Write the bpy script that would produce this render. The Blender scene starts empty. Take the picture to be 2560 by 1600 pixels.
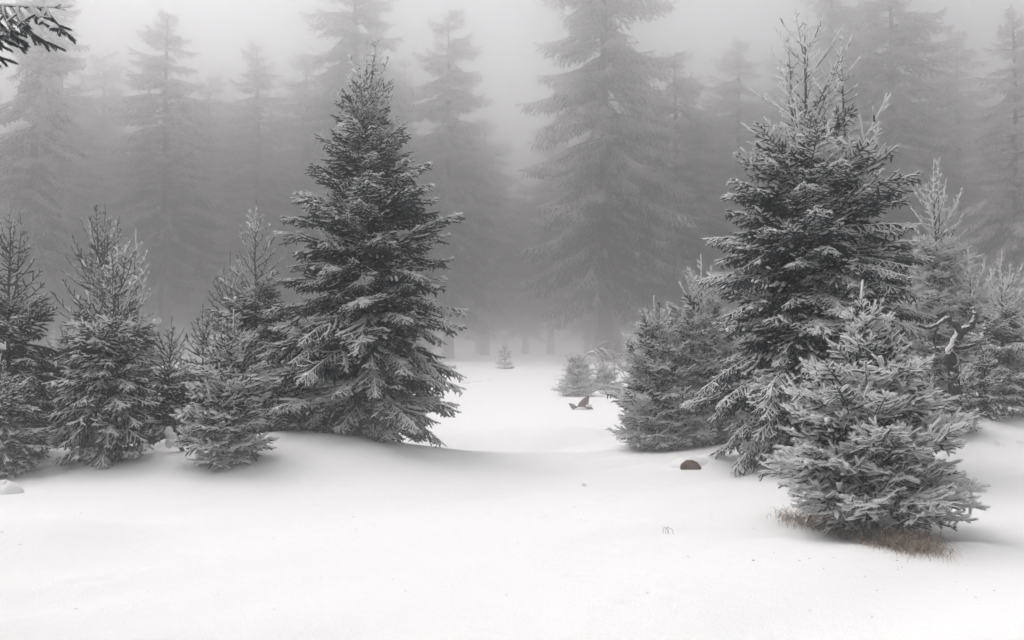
import bpy, math, random
import numpy as np
from mathutils import Vector

# ------------------------------------------------------------------ camera, sky, sun, exposure
sc = bpy.context.scene
CAM_H, FPX, PITCH = 1.6, 2459.0, math.atan(60 / 2459.0)
cam_d = bpy.data.cameras.new('camera')
cam = bpy.data.objects.new('camera', cam_d)
sc.collection.objects.link(cam)
cam.location = (0, 0, CAM_H)
cam.rotation_euler = (math.pi / 2 + PITCH, 0, 0)
cam_d.sensor_width = 36.0
cam_d.lens = 36.0 * FPX / 2560.0
cam_d.clip_start, cam_d.clip_end = 0.05, 2000.0
sc.camera = cam

SUN_EL, SUN_AZ = math.radians(64), math.radians(-55)      # azimuth from +Y towards +X: high up beside the clearing, behind cloud and fog
world = bpy.data.worlds.new('World')
sc.world = world
world.use_nodes = True
wn, wl = world.node_tree.nodes, world.node_tree.links
wn.clear()
sky = wn.new('ShaderNodeTexSky')
sky.sky_type = 'NISHITA'
sky.sun_disc = False
sky.sun_elevation = SUN_EL
sky.sun_rotation = SUN_AZ
sky.air_density, sky.dust_density, sky.ozone_density = 1.0, 3.0, 1.0
hsv = wn.new('ShaderNodeHueSaturation')                     # an overcast sky is nearly colourless
hsv.inputs['Saturation'].default_value = 0.05
bg = wn.new('ShaderNodeBackground')
bg.inputs['Strength'].default_value = 0.15
wo = wn.new('ShaderNodeOutputWorld')
wl.new(sky.outputs[0], hsv.inputs['Color'])
wl.new(hsv.outputs[0], bg.inputs['Color'])
wl.new(bg.outputs[0], wo.inputs['Surface'])

sun_d = bpy.data.lights.new('sun', 'SUN')
sun_d.energy = 0.6
sun_d.angle = math.radians(40)
sun_d.color = (1.0, 0.965, 0.93)
sun = bpy.data.objects.new('sun', sun_d)
sc.collection.objects.link(sun)
sun.rotation_euler = (math.pi / 2 - SUN_EL, 0, math.pi - SUN_AZ)
sun.location = (0, 0, 60)

sc.view_settings.view_transform = 'Standard'
sc.view_settings.look = 'None'
sc.view_settings.gamma = 1.0
sc.view_settings.use_curve_mapping = False
sc.view_settings.exposure = 0.42
sc.render.engine = 'CYCLES'
sc.cycles.use_denoising = True
sc.cycles.max_bounces = 7
sc.cycles.diffuse_bounces = 3
sc.cycles.volume_bounces = 6
sc.cycles.transparent_max_bounces = 4
HAZE_DENSITY = 0.0180
HAZE_COLOR = (0.953, 0.946, 0.948)

# ------------------------------------------------------------------ helpers
col = sc.collection
rng = np.random.default_rng(7)
random.seed(7)


def pray(px, py):
    """direction of a photo pixel (2560 x 1600)"""
    u, v = (px - 1280) / FPX, (800 - py) / FPX
    c, s = math.cos(PITCH), math.sin(PITCH)
    return Vector((u, c - v * s, s + v * c))


def at_depth(px, py, Y):
    d = pray(px, py)
    return Vector((0, 0, CAM_H)) + d * (Y / d.y)


def sstep(a, b, x):
    t = np.clip((x - a) / (b - a), 0, 1)
    return t * t * (3 - 2 * t)


def vnoise(x, y, seed=0):
    """smooth value noise in 2D"""
    xi, yi = np.floor(x).astype(np.int64), np.floor(y).astype(np.int64)
    fx, fy = x - xi, y - yi
    fx, fy = fx * fx * (3 - 2 * fx), fy * fy * (3 - 2 * fy)

    def hsh(a, b):
        n = (a * 374761393 + b * 668265263 + seed * 1442695041) & 0xffffffff
        n = ((n ^ (n >> 13)) * 1274126177) & 0xffffffff
        return ((n ^ (n >> 16)) & 0xffff) / 65535.0
    a, b, c, d = hsh(xi, yi), hsh(xi + 1, yi), hsh(xi, yi + 1), hsh(xi + 1, yi + 1)
    return (a * (1 - fx) + b * fx) * (1 - fy) + (c * (1 - fx) + d * fx) * fy - 0.5


BUMPS = []   # x, y, amplitude, rx, ry


def bump(px, Y, a, rx, ry):
    BUMPS.append(((px - 1280) / FPX * Y, Y, a, rx, ry))


bump(800, 12.8, 0.34, 1.7, 1.5)       # hump before the tall spruce
bump(560, 13.6, 0.20, 2.2, 1.5)        # bank under the young trees
bump(60, 12.8, 0.16, 2.0, 1.6)
bump(2330, 14.6, 0.72, 1.7, 1.6)       # bank behind the small spruce
bump(2700, 15.5, 0.35, 2.5, 2.5)
bump(2010, 12.3, 0.20, 1.1, 0.9)
bump(1780, 12.7, 0.13, 0.45, 0.35)     # by the stump
bump(180, 7.6, 0.13, 0.55, 0.6)
bump(-250, 7.0, 0.25, 1.0, 1.3)
bump(1310, 15.3, -0.14, 1.6, 0.8)      # hollow across the track
bump(1420, 17.0, 0.10, 1.7, 0.8)
bump(250, 12.15, 0.10, 0.22, 0.25)
bump(420, 12.9, 0.12, 0.2, 0.2)
bump(2270, 8.25, -0.10, 1.0, 0.55)     # well around the small spruce
bump(2420, 7.4, 0.05, 0.3, 0.2)


def terrain(x, y):
    x, y = np.asarray(x, float), np.asarray(y, float)
    h = 0.10 * sstep(38, 75, y)
    h = h + 0.05 * vnoise(x * 0.33 + 5, y * 0.4 + 2, 1) * 1.6
    u, v = x * 0.80 + y * 0.60, -x * 0.60 + y * 0.80      # drifts run from near left to far right
    fade = 1 - 0.6 * sstep(15, 40, y)
    h = h + fade * 0.11 * vnoise(u * 0.35, v * 1.15 + 9, 2)
    h = h + fade * 0.028 * vnoise(u * 0.9 + 3, v * 2.8, 3)
    h = h + 0.005 * vnoise(x * 5.1, y * 5.1, 4) * (1 - sstep(18, 30, y))
    h = h + 0.25 * vnoise(x * 0.07, y * 0.07, 5) * sstep(20, 45, y)
    for bx, by, a, rx, ry in BUMPS:
        h = h + a * np.exp(-((x - bx) / rx) ** 2 - ((y - by) / ry) ** 2)
    return h


def gz(x, y):
    return float(terrain(x, y))


def on_ground(px, py):
    d = pray(px, py)
    o = Vector((0, 0, CAM_H))
    t = 3.0
    while t < 200:
        p = o + d * t
        if p.z < gz(p.x, p.y):
            return p
        t += 0.02
    return o + d * 80


def new_mat(name):
    m = bpy.data.materials.new(name)
    m.use_nodes = True
    nt = m.node_tree
    for n in list(nt.nodes):
        nt.nodes.remove(n)
    out = nt.nodes.new('ShaderNodeOutputMaterial')
    p = nt.nodes.new('ShaderNodeBsdfPrincipled')
    nt.links.new(p.outputs[0], out.inputs['Surface'])
    return m, nt, p


def math_node(nt, op, a, b=None, clamp=False):
    n = nt.nodes.new('ShaderNodeMath')
    n.operation = op
    n.use_clamp = clamp
    for i, v in enumerate((a, b)):
        if v is None:
            continue
        if hasattr(v, 'links'):
            nt.links.new(v, n.inputs[i])
        else:
            n.inputs[i].default_value = v
    return n.outputs[0]


def noise_node(nt, vec, scale, detail=2.0):
    n = nt.nodes.new('ShaderNodeTexNoise')
    n.inputs['Scale'].default_value = scale
    n.inputs['Detail'].default_value = detail
    nt.links.new(vec, n.inputs['Vector'])
    return n.outputs['Fac']


def smooth(nt, x, a, b):
    n = nt.nodes.new('ShaderNodeMapRange')
    n.interpolation_type = 'SMOOTHSTEP'
    n.inputs[1].default_value, n.inputs[2].default_value = a, b
    nt.links.new(x, n.inputs[0])
    return n.outputs[0]


def mixc(nt, f, a, b):
    n = nt.nodes.new('ShaderNodeMix')
    n.data_type = 'RGBA'
    nt.links.new(f, n.inputs[0])
    for i, v in ((6, a), (7, b)):
        if hasattr(v, 'links'):
            nt.links.new(v, n.inputs[i])
        else:
            n.inputs[i].default_value = (*v, 1)
    return n.outputs[2]


def needle_material(name, green, green2, frost, bias, nscale):
    """dark needles; rime sits on the upper and windward side of each twig (attribute 'twig' keeps the direction off the twig's axis)"""
    m, nt, p = new_mat(name)
    at = nt.nodes.new('ShaderNodeAttribute')
    at.attribute_name = 'twig'
    sub = nt.nodes.new('ShaderNodeVectorMath')
    sub.operation = 'MULTIPLY_ADD'
    sub.inputs[1].default_value = (2, 2, 2)
    sub.inputs[2].default_value = (-1, -1, -1)
    nt.links.new(at.outputs['Color'], sub.inputs[0])
    vt = nt.nodes.new('ShaderNodeVectorTransform')
    vt.vector_type = 'VECTOR'
    vt.convert_from, vt.convert_to = 'OBJECT', 'WORLD'
    nt.links.new(sub.outputs[0], vt.inputs[0])
    nrm = nt.nodes.new('ShaderNodeVectorMath')
    nrm.operation = 'NORMALIZE'
    nt.links.new(vt.outputs[0], nrm.inputs[0])
    dot = nt.nodes.new('ShaderNodeVectorMath')
    dot.operation = 'DOT_PRODUCT'
    dot.inputs[1].default_value = (-0.42, -0.20, 0.88)
    nt.links.new(nrm.outputs[0], dot.inputs[0])
    geo = nt.nodes.new('ShaderNodeNewGeometry')
    oi = nt.nodes.new('ShaderNodeObjectInfo')
    n1 = noise_node(nt, geo.outputs['Position'], nscale, 3)
    n2 = noise_node(nt, geo.outputs['Position'], nscale * 0.14, 2)
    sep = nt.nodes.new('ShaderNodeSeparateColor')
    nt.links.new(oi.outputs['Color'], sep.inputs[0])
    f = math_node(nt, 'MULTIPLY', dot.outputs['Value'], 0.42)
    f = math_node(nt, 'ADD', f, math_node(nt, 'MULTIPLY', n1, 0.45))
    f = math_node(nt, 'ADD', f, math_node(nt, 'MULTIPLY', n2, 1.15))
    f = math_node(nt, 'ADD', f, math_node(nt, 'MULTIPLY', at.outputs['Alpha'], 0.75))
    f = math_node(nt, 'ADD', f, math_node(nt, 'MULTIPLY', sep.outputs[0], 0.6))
    f = math_node(nt, 'ADD', f, bias)
    fr = smooth(nt, f, 1.12, 1.38)
    gcol = mixc(nt, n1, green, green2)
    c = mixc(nt, fr, gcol, frost)
    nt.links.new(c, p.inputs['Base Color'])
    p.inputs['Roughness'].default_value = 0.75
    p.inputs['Specular IOR Level'].default_value = 0.04
    return m


def snow_material(name, grain):
    m, nt, p = new_mat(name)
    geo = nt.nodes.new('ShaderNodeNewGeometry')
    n = noise_node(nt, geo.outputs['Position'], 1.3, 3)
    c = mixc(nt, n, (0.86, 0.855, 0.86), (0.90, 0.895, 0.89))
    nt.links.new(c, p.inputs['Base Color'])
    p.inputs['Roughness'].default_value = 0.85
    p.inputs['Specular IOR Level'].default_value = 0.15
    b = nt.nodes.new('ShaderNodeBump')
    b.inputs['Strength'].default_value = 0.6
    b.inputs['Distance'].default_value = 0.012
    n2 = noise_node(nt, geo.outputs['Position'], grain, 4)
    n2 = math_node(nt, 'ADD', n2, math_node(nt, 'MULTIPLY', noise_node(nt, geo.outputs['Position'], grain * 0.12, 3), 1.6))
    nt.links.new(n2, b.inputs['Height'])
    nt.links.new(b.outputs[0], p.inputs['Normal'])
    return m


def bark_material(name, c1, c2, rime, lo, hi):
    m, nt, p = new_mat(name)
    geo = nt.nodes.new('ShaderNodeNewGeometry')
    tc = nt.nodes.new('ShaderNodeTexCoord')
    mp = nt.nodes.new('ShaderNodeMapping')
    mp.inputs['Scale'].default_value = (1, 1, 0.25)
    nt.links.new(tc.outputs['Object'], mp.inputs[0])
    n = noise_node(nt, mp.outputs[0], 30, 4)
    base = mixc(nt, n, c1, c2)
    dot = nt.nodes.new('ShaderNodeVectorMath')
    dot.operation = 'DOT_PRODUCT'
    dot.inputs[1].default_value = (-0.5, -0.25, 0.83)
    nt.links.new(geo.outputs['Normal'], dot.inputs[0])
    f = math_node(nt, 'ADD', dot.outputs['Value'], math_node(nt, 'MULTIPLY', noise_node(nt, geo.outputs['Position'], 35, 3), 1.0))
    c = mixc(nt, smooth(nt, f, lo, hi), base, rime)
    nt.links.new(c, p.inputs['Base Color'])
    p.inputs['Roughness'].default_value = 0.9
    b = nt.nodes.new('ShaderNodeBump')
    b.inputs['Strength'].default_value = 0.6
    b.inputs['Distance'].default_value = 0.01
    nt.links.new(n, b.inputs['Height'])
    nt.links.new(b.outputs[0], p.inputs['Normal'])
    return m


M_NEEDLE = needle_material('spruce_needles', (0.006, 0.015, 0.019), (0.014, 0.030, 0.036), (0.88, 0.885, 0.885), -0.30, 26)
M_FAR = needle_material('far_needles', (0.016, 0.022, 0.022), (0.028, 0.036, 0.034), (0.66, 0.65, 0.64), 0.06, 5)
M_SNOW = snow_material('snow', 60)
M_CLUMP = snow_material('branch_snow', 90)
M_BARK = bark_material('spruce_bark', (0.030, 0.024, 0.020), (0.075, 0.060, 0.052), (0.72, 0.72, 0.73), 1.05, 1.35)
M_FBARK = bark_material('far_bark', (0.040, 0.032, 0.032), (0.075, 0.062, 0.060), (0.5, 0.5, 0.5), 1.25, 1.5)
M_DARK = bark_material('dead_bark', (0.012, 0.010, 0.010), (0.035, 0.028, 0.026), (0.80, 0.80, 0.80), 1.15, 1.30)
M_RIME = bark_material('rimed_twig', (0.06, 0.05, 0.045), (0.12, 0.10, 0.09), (0.74, 0.74, 0.74), 0.35, 0.75)
M_ROT = bark_material('brown_wood', (0.030, 0.013, 0.007), (0.13, 0.060, 0.032), (0.80, 0.80, 0.80), 1.6, 1.75)


def grass_material():
    m, nt, p = new_mat('dry_grass')
    geo = nt.nodes.new('ShaderNodeNewGeometry')
    n = noise_node(nt, geo.outputs['Position'], 35, 2)
    c = mixc(nt, smooth(nt, n, 0.35, 0.65), (0.11, 0.070, 0.047), (0.50, 0.40, 0.31))
    nt.links.new(c, p.inputs['Base Color'])
    p.inputs['Roughness'].default_value = 0.85
    return m


M_GRASS = grass_material()


def mesh_from(name, v, f, mats, mat_idx=None, twig=None, smooth_faces=None):
    """v (n,3), f (m,3) triangles"""
    me = bpy.data.meshes.new(name)
    v = np.ascontiguousarray(v, np.float32)
    f = np.ascontiguousarray(f, np.int32)
    me.vertices.add(len(v))
    me.vertices.foreach_set('co', v.ravel())
    me.loops.add(f.size)
    me.loops.foreach_set('vertex_index', f.ravel())
    me.polygons.add(len(f))
    me.polygons.foreach_set('loop_start', np.arange(0, f.size, 3, dtype=np.int32))
    if mat_idx is not None:
        me.polygons.foreach_set('material_index', np.ascontiguousarray(mat_idx, np.int32))
    if smooth_faces is not None:
        me.polygons.foreach_set('use_smooth', np.ascontiguousarray(smooth_faces, bool))
    if twig is not None:
        a = me.attributes.new('twig', 'FLOAT_COLOR', 'POINT')
        a.data.foreach_set('color', np.ascontiguousarray(twig, np.float32).ravel())
    for m in mats:
        me.materials.append(m)
    me.update(calc_edges=True)
    return me


def link(name, data, parent=None, loc=(0, 0, 0)):
    o = bpy.data.objects.new(name, data)
    col.objects.link(o)
    o.location = loc
    if parent is not None:
        o.parent = parent
    return o


def tag(o, label, cat, group=None, kind=None):
    o['label'], o['category'] = label, cat
    if group:
        o['group'] = group
    if kind:
        o['kind'] = kind
    return o


class Geo:
    """collects triangles"""

    def __init__(s):
        s.v, s.f, s.m, s.t, s.sm, s.n = [], [], [], [], [], 0

    def add(s, v, f, mat=0, twig=None, sm=False):
        v = np.asarray(v, float).reshape(-1, 3)
        f = np.asarray(f, np.int64).reshape(-1, 3)
        s.v.append(v)
        s.f.append(f + s.n)
        s.m.append(np.full(len(f), mat))
        s.sm.append(np.full(len(f), sm))
        if twig is None:
            twig = np.tile([0.5, 0.5, 1.0, 0.5], (len(v), 1))
        s.t.append(twig)
        s.n += len(v)

    def mesh(s, name, mats):
        return mesh_from(name, np.concatenate(s.v), np.concatenate(s.f), mats, np.concatenate(s.m), np.concatenate(s.t), np.concatenate(s.sm))


def tube(g, pts, radii, n=8, mat=0, lump=0.0, r=None, cap=True):
    pts = np.asarray(pts, float)
    radii = np.asarray(radii, float)
    r = r or np.random.default_rng(1)
    k = len(pts)
    tan = np.gradient(pts, axis=0)
    tan /= np.linalg.norm(tan, axis=1)[:, None] + 1e-9
    ref = np.array([0.13, 0.97, 0.2]) if abs((pts[-1] - pts[0])[1]) < 0.7 * np.linalg.norm(pts[-1] - pts[0]) else np.array([0.97, 0.13, 0.2])
    V = []
    for i in range(k):
        u = np.cross(tan[i], ref)
        u /= np.linalg.norm(u) + 1e-9
        w = np.cross(tan[i], u)
        a = np.arange(n) * 2 * math.pi / n
        rr = radii[i] * (1 + lump * r.uniform(-1, 1, n))
        V.append(pts[i] + (np.cos(a) * rr)[:, None] * u + (np.sin(a) * rr)[:, None] * w)
    V = np.concatenate(V)
    F = []
    for i in range(k - 1):
        for j in range(n):
            a, b = i * n + j, i * n + (j + 1) % n
            F += [(a, b, b + n), (a, b + n, a + n)]
    if cap:
        V = np.vstack([V, pts[0], pts[-1]])
        c0, c1 = k * n, k * n + 1
        for j in range(n):
            F.append((c0, (j + 1) % n, j))
            F.append((c1, (k - 1) * n + j, (k - 1) * n + (j + 1) % n))
    g.add(V, F, mat, sm=True)


def add_shoots(g, P0, P1, R, E, dens, width, r, core=0.55, mat=0):
    """needle-clad twigs: a core and a brush of needles around it"""
    P0, P1, R, E = (np.asarray(a, float) for a in (P0, P1, R, E))
    N = len(P0)
    D = P1 - P0
    L = np.linalg.norm(D, axis=1) + 1e-9
    D = D / L[:, None]
    ref = np.where(np.abs(D[:, 2:3]) > 0.9, np.array([[1.0, 0, 0]]), np.array([[0, 0, 1.0]]))
    U = np.cross(D, ref)
    U /= np.linalg.norm(U, axis=1)[:, None]
    W = np.cross(U, D)
    # cores, five sided
    a = np.arange(5) * 2 * math.pi / 5
    rad = U[:, None, :] * np.cos(a)[None, :, None] + W[:, None, :] * np.sin(a)[None, :, None]       # N,5,3
    rc = (R * core)[:, None, None]
    ring0 = P0[:, None, :] + rad * rc
    ring1 = P1[:, None, :] + rad * rc * 0.75
    apex = (P1 + D * (R * 0.8)[:, None])[:, None, :]
    V = np.concatenate([ring0, ring1, apex], axis=1).reshape(-1, 3)                                 # 11 per shoot
    tw = np.empty((N, 11, 4))
    tw[:, :5, :3] = tw[:, 5:10, :3] = rad * 0.5 + 0.5
    tw[:, 10, :3] = D * 0.5 + 0.5
    tw[:, :, 3] = E[:, None]
    fl = []
    for j in range(5):
        k = (j + 1) % 5
        fl += [(j, k, k + 5), (j, k + 5, j + 5), (j + 5, k + 5, 10)]
    F = (np.array(fl)[None] + (np.arange(N) * 11)[:, None, None]).reshape(-1, 3)
    g.add(V, F, mat, tw.reshape(-1, 4), True)
    # needles
    cnt = np.maximum(4, (L * dens).astype(int))
    idx = np.repeat(np.arange(N), cnt)
    k = np.arange(len(idx)) - np.repeat(np.cumsum(cnt) - cnt, cnt)
    t = (k + r.uniform(0, 1, len(k))) / np.repeat(cnt, cnt)
    ph = k * 2.39996 + r.uniform(-0.4, 0.4, len(k))
    d, u, w = D[idx], U[idx], W[idx]
    rd = u * np.cos(ph)[:, None] + w * np.sin(ph)[:, None]
    env = R[idx] * (1 - 0.35 * t ** 4) * r.uniform(0.8, 1.15, len(k))
    fwd = R[idx] * (0.55 + 0.8 * t ** 3)
    base = P0[idx] + d * (t * L[idx])[:, None] + rd * (R[idx] * core * 0.7)[:, None]
    tip = P0[idx] + d * (t * L[idx] + fwd)[:, None] + rd * env[:, None]
    sd = np.cross(d, rd) * (0.5 * width)
    V = np.stack([base - sd, base + sd, tip], axis=1).reshape(-1, 3)
    tw = np.empty((len(k), 3, 4))
    tw[:, :, :3] = (rd * 0.5 + 0.5)[:, None, :]
    tw[:, :2, 3] = (E[idx] - 0.30 + 0.40 * t)[:, None]
    tw[:, 2, 3] = E[idx] + 0.15 + 0.45 * t
    g.add(V, np.arange(len(V)).reshape(-1, 3), mat, tw.reshape(-1, 4))


SPH = None


def unit_blob():
    global SPH
    if SPH is None:
        V, F = [(0, 0, 1.0)], []
        n, rings = 7, 4
        for i in range(1, rings):
            th = math.pi * i / rings
            for j in range(n):
                a = 2 * math.pi * (j + 0.5 * (i % 2)) / n
                V.append((math.sin(th) * math.cos(a), math.sin(th) * math.sin(a), math.cos(th)))
        V.append((0, 0, -1.0))
        for j in range(n):
            F.append((0, 1 + j, 1 + (j + 1) % n))
        for i in range(rings - 2):
            for j in range(n):
                a, b = 1 + i * n + j, 1 + i * n + (j + 1) % n
                F += [(a, a + n, b), (b, a + n, b + n)]
        l = len(V) - 1
        o = 1 + (rings - 2) * n
        for j in range(n):
            F.append((l, o + (j + 1) % n, o + j))
        SPH = (np.array(V), np.array(F))
    return SPH


def snow_pad(g, c, d, ln, wd, ht, r, mat=1):
    V, F = unit_blob()
    d = np.array(d, float)
    d /= np.linalg.norm(d) + 1e-9
    s = np.cross([0, 0, 1.0], d)
    s /= np.linalg.norm(s) + 1e-9
    up = np.cross(d, s)
    V = V * r.uniform(0.78, 1.18, (len(V), 1))
    g.add(np.asarray(c) + V[:, :1] * d * ln + V[:, 1:2] * s * wd + V[:, 2:] * up * ht, F, mat, sm=True)


# ------------------------------------------------------------------ boughs: one mesh per kind, length and variant, shared by the trees
KIND = {  # angle along the bough, lateral spacing, lateral share, hang of laterals, twig radius, needle density, snow
    'open':   dict(bend=(0, 8, 20), sp=0.125, lat=0.28, maxl=0.22, hang=0.14, hv=0.14, r=0.0150, dens=480, sub=0.09, subl=(0.04, 0.08), snow=0.04, suba=0.15),
    'spray':  dict(bend=(14, -4, -14), sp=0.066, lat=0.50, maxl=0.46, hang=-0.34, hv=0.24, r=0.0215, dens=400, sub=0.064, subl=(0.08, 0.155), snow=0.38, suba=0.10),
    'droop':  dict(bend=(12, -18, -26), sp=0.068, lat=0.48, maxl=0.50, hang=-0.62, hv=0.26, r=0.0215, dens=380, sub=0.064, subl=(0.08, 0.165), snow=0.40, suba=0.10),
    'finger': dict(bend=(0, 6, 2), sp=0.066, lat=0.58, maxl=0.36, hang=-0.06, hv=0.30, r=0.0215, dens=900, sub=0.090, subl=(0.09, 0.19), snow=0.16, suba=0.13),
    'mature': dict(bend=(6, -24, -4), sp=0.11, lat=0.46, maxl=0.46, hang=-0.75, hv=0.30, r=0.0300, dens=60, sub=0.11, subl=(0.10, 0.22), snow=0.0, suba=0.10),
}


def bough_parts(kind, L, seed):
    K = KIND[kind]
    r = np.random.default_rng(seed)
    n = max(6, int(L / 0.07))
    s = np.linspace(0, 1, n + 1)
    b0, b1, b2 = K['bend']
    ang = np.radians(np.where(s < 0.5, b0 + (b1 - b0) * s * 2, b1 + (b2 - b1) * (s - 0.5) * 2))
    yaw = np.cumsum(r.normal(0, 0.035, n + 1))
    step = L / n
    d = np.stack([np.cos(ang) * np.cos(yaw), np.cos(ang) * np.sin(yaw), np.sin(ang)], 1)
    P = np.vstack([[0, 0, 0], np.cumsum(d[:-1] * step, axis=0)])
    S0, S1, R, E = [], [], [], []
    pads = []
    tw = K['r']
    ph1, ph2 = r.uniform(0, 6.28, 2)

    def point(q):
        x = q * n
        i = min(int(x), n - 1)
        return P[i] + (P[i + 1] - P[i]) * (x - i), d[i]

    start = 0.10 if L < 0.5 else 0.16
    for i in range(n):
        if s[i] >= start - 0.02:
            S0.append(P[i]); S1.append(P[i + 1]); R.append(tw * 0.92); E.append(0.35 + 0.4 * s[i])
    q = start + 0.03
    side = 1 if r.random() < 0.5 else -1
    up = np.array([0, 0, 1.0])
    while q < 0.985:
        p, t = point(q)
        sv = np.cross(up, t)
        sv /= np.linalg.norm(sv)
        ramp = min(1.0, 0.45 + (q - start) * 2.2)
        ll = min(K['maxl'], K['lat'] * (1 - q) * L * ramp + 0.055 + 0.03 * min(L, 1) + K.get('minl', 0)) * r.uniform(0.72, 1.15)
        al = math.radians(r.uniform(38, 62))
        hg = K['hang'] + r.normal(0, K['hv'])
        dirv = t * math.cos(al) + sv * side * math.sin(al) + up * hg
        dirv /= np.linalg.norm(dirv)
        m = max(1, int(round(ll / 0.085)))
        a = p.copy()
        seg = ll / m
        snowy = math.sin(q * 9 + ph1) + math.sin(q * 23 + side + ph2) * 0.7
        ex = 0.30 + 0.45 * q
        ss = 1 if r.random() < 0.5 else -1
        for k in range(m):
            dv = dirv + t * 0.16 * k + up * (0.10 * k if K['hang'] > -0.3 else (-0.10 + 0.10 * k))
            dv /= np.linalg.norm(dv)
            b = a + dv * seg
            S0.append(a); S1.append(b); R.append(tw * r.uniform(0.85, 1.05)); E.append(ex + 0.12 * k)
            if K['snow'] and abs(dv[2]) < 0.55 and r.random() < K['snow'] * (1.0 + 1.4 * snowy):
                pads.append(((a + b) / 2 + up * tw * 0.75, dv, seg * r.uniform(0.5, 0.8), tw * r.uniform(0.85, 1.25), tw * r.uniform(0.4, 0.65)))
            if ll > K['suba']:
                w = 0.35 * K['sub'] * r.uniform(0.6, 1.4)
                while w < seg:
                    fr = (k * seg + w) / ll
                    sl = r.uniform(*K['subl']) * (1 - 0.55 * fr) * min(1, 0.55 + ll * 1.6)
                    pv = np.cross(up, dv)
                    pv /= np.linalg.norm(pv) + 1e-9
                    be = math.radians(r.uniform(36, 60))
                    sd = dv * math.cos(be) + pv * ss * math.sin(be) + up * (hg * 0.5 + r.normal(0, 0.28 if kind == 'finger' else 0.26))
                    sd /= np.linalg.norm(sd)
                    o = a + dv * w
                    S0.append(o); S1.append(o + sd * sl); R.append(tw * r.uniform(0.8, 1.0)); E.append(ex + 0.22)
                    if K['snow'] and abs(sd[2]) < 0.5 and r.random() < K['snow'] * 0.45 * (1.0 + snowy):
                        pads.append((o + sd * sl * 0.5 + up * tw * 0.8, sd, sl * 0.55, tw * r.uniform(0.75, 1.05), tw * r.uniform(0.35, 0.55)))
                    ss = -ss
                    w += K['sub'] * r.uniform(0.75, 1.3)
            a = b
        side = -side
        q += K['sp'] * r.uniform(0.35, 0.65) / L
    # terminal trident
    p, t = point(0.999)
    for aa, ln in ((0, 1.0), (0.6, 0.7), (-0.6, 0.7)):
        ca, sa = math.cos(aa), math.sin(aa)
        dv = np.array([t[0] * ca - t[1] * sa, t[0] * sa + t[1] * ca, t[2] + r.normal(0.05, 0.08)])
        S0.append(p); S1.append(p + dv * ln * r.uniform(0.05, 0.10) * (1 if L > 0.3 else 0.6)); R.append(tw * 0.85); E.append(0.85)
    S0, S1, R, E = np.array(S0), np.array(S1), np.array(R), np.array(E)
    mid = (S0 + S1) / 2                                       # twigs hanging under the bough are sheltered, those on top catch the rime
    dz = mid[:, 2] - np.interp(mid[:, 0], P[:, 0], P[:, 2])
    E = 0.45 * E + (0.02 if kind == 'open' else 0.0) + np.clip(0.35 + dz / 0.16, -0.45, 0.6)
    return P, (S0, S1, R, E), pads


def bough_mesh(kind, L, seed):
    K = KIND[kind]
    P, sh, pads = bough_parts(kind, L, seed)
    r = np.random.default_rng(seed + 999)
    g = Geo()
    tube(g, P, np.linspace(0.004 + 0.010 * L, 0.003, len(P)), 5, 2, cap=False)
    add_shoots(g, *sh, K['dens'], 0.0040 if kind == 'finger' else 0.0055, r, core=0.42 if kind == 'finger' else 0.5)
    for p in pads:
        snow_pad(g, *p, r)
    return g.mesh(kind + '_bough', [M_NEEDLE, M_CLUMP, M_BARK])


LENS = {'open': ([0.13, 0.22, 0.36, 0.55, 0.8], 3), 'spray': ([0.28, 0.45, 0.68, 0.95, 1.3, 1.65], 3),
        'droop': ([0.5, 0.8, 1.15, 1.55], 3), 'finger': ([0.14, 0.24, 0.38, 0.56, 0.8, 1.05], 3)}
BOUGH = {}
for _k, (_ls, _nv) in LENS.items():
    BOUGH[_k] = [(l, [bough_mesh(_k, l, hash((_k == 'open') * 7 + (_k == 'spray') * 77 + (_k == 'droop') * 777 + i * 13 + v) % 100000) for v in range(_nv)])
                 for i, l in enumerate(_ls)]


def pick_bough(kind, L, r):
    ls = BOUGH[kind]
    i = min(range(len(ls)), key=lambda q: abs(math.log(ls[q][0] / L)))
    return ls[i][1][int(r.integers(len(ls[i][1])))], L / ls[i][0]


def leader_mesh(L, seed, rad):
    r = np.random.default_rng(seed)
    g = Geo()
    n = max(2, int(L / 0.08))
    x = np.cumsum(r.normal(0, 0.006, n + 1))
    y = np.cumsum(r.normal(0, 0.006, n + 1))
    P = np.stack([x - x[0], y - y[0], np.linspace(0, L, n + 1)], 1)
    S0, S1 = list(P[:-1]), list(P[1:])
    for k in range(int(2 + L * 6)):
        z = r.uniform(0.0, 0.75)
        p = P[int(z * n)]
        a = r.uniform(0, 6.28)
        ln = r.uniform(0.04, 0.09)
        S0.append(p); S1.append(p + np.array([math.cos(a) * 0.75, math.sin(a) * 0.75, 0.75]) * ln)
    N = len(S0)
    add_shoots(g, S0, S1, np.full(N, rad), np.full(N, 0.75), 520, 0.0042, r)
    return g.mesh('leader', [M_NEEDLE, M_CLUMP, M_BARK])


def elev(t, style):
    if style == 'young':
        k = [(0, -4), (0.2, 4), (0.45, 14), (0.65, 24), (0.82, 40), (1, 58)]
    else:
        k = [(0, -12), (0.2, -3), (0.45, 9), (0.6, 20), (0.75, 34), (0.9, 46), (1, 58)]
    return np.interp(t, [a for a, b in k], [b for a, b in k])


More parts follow.
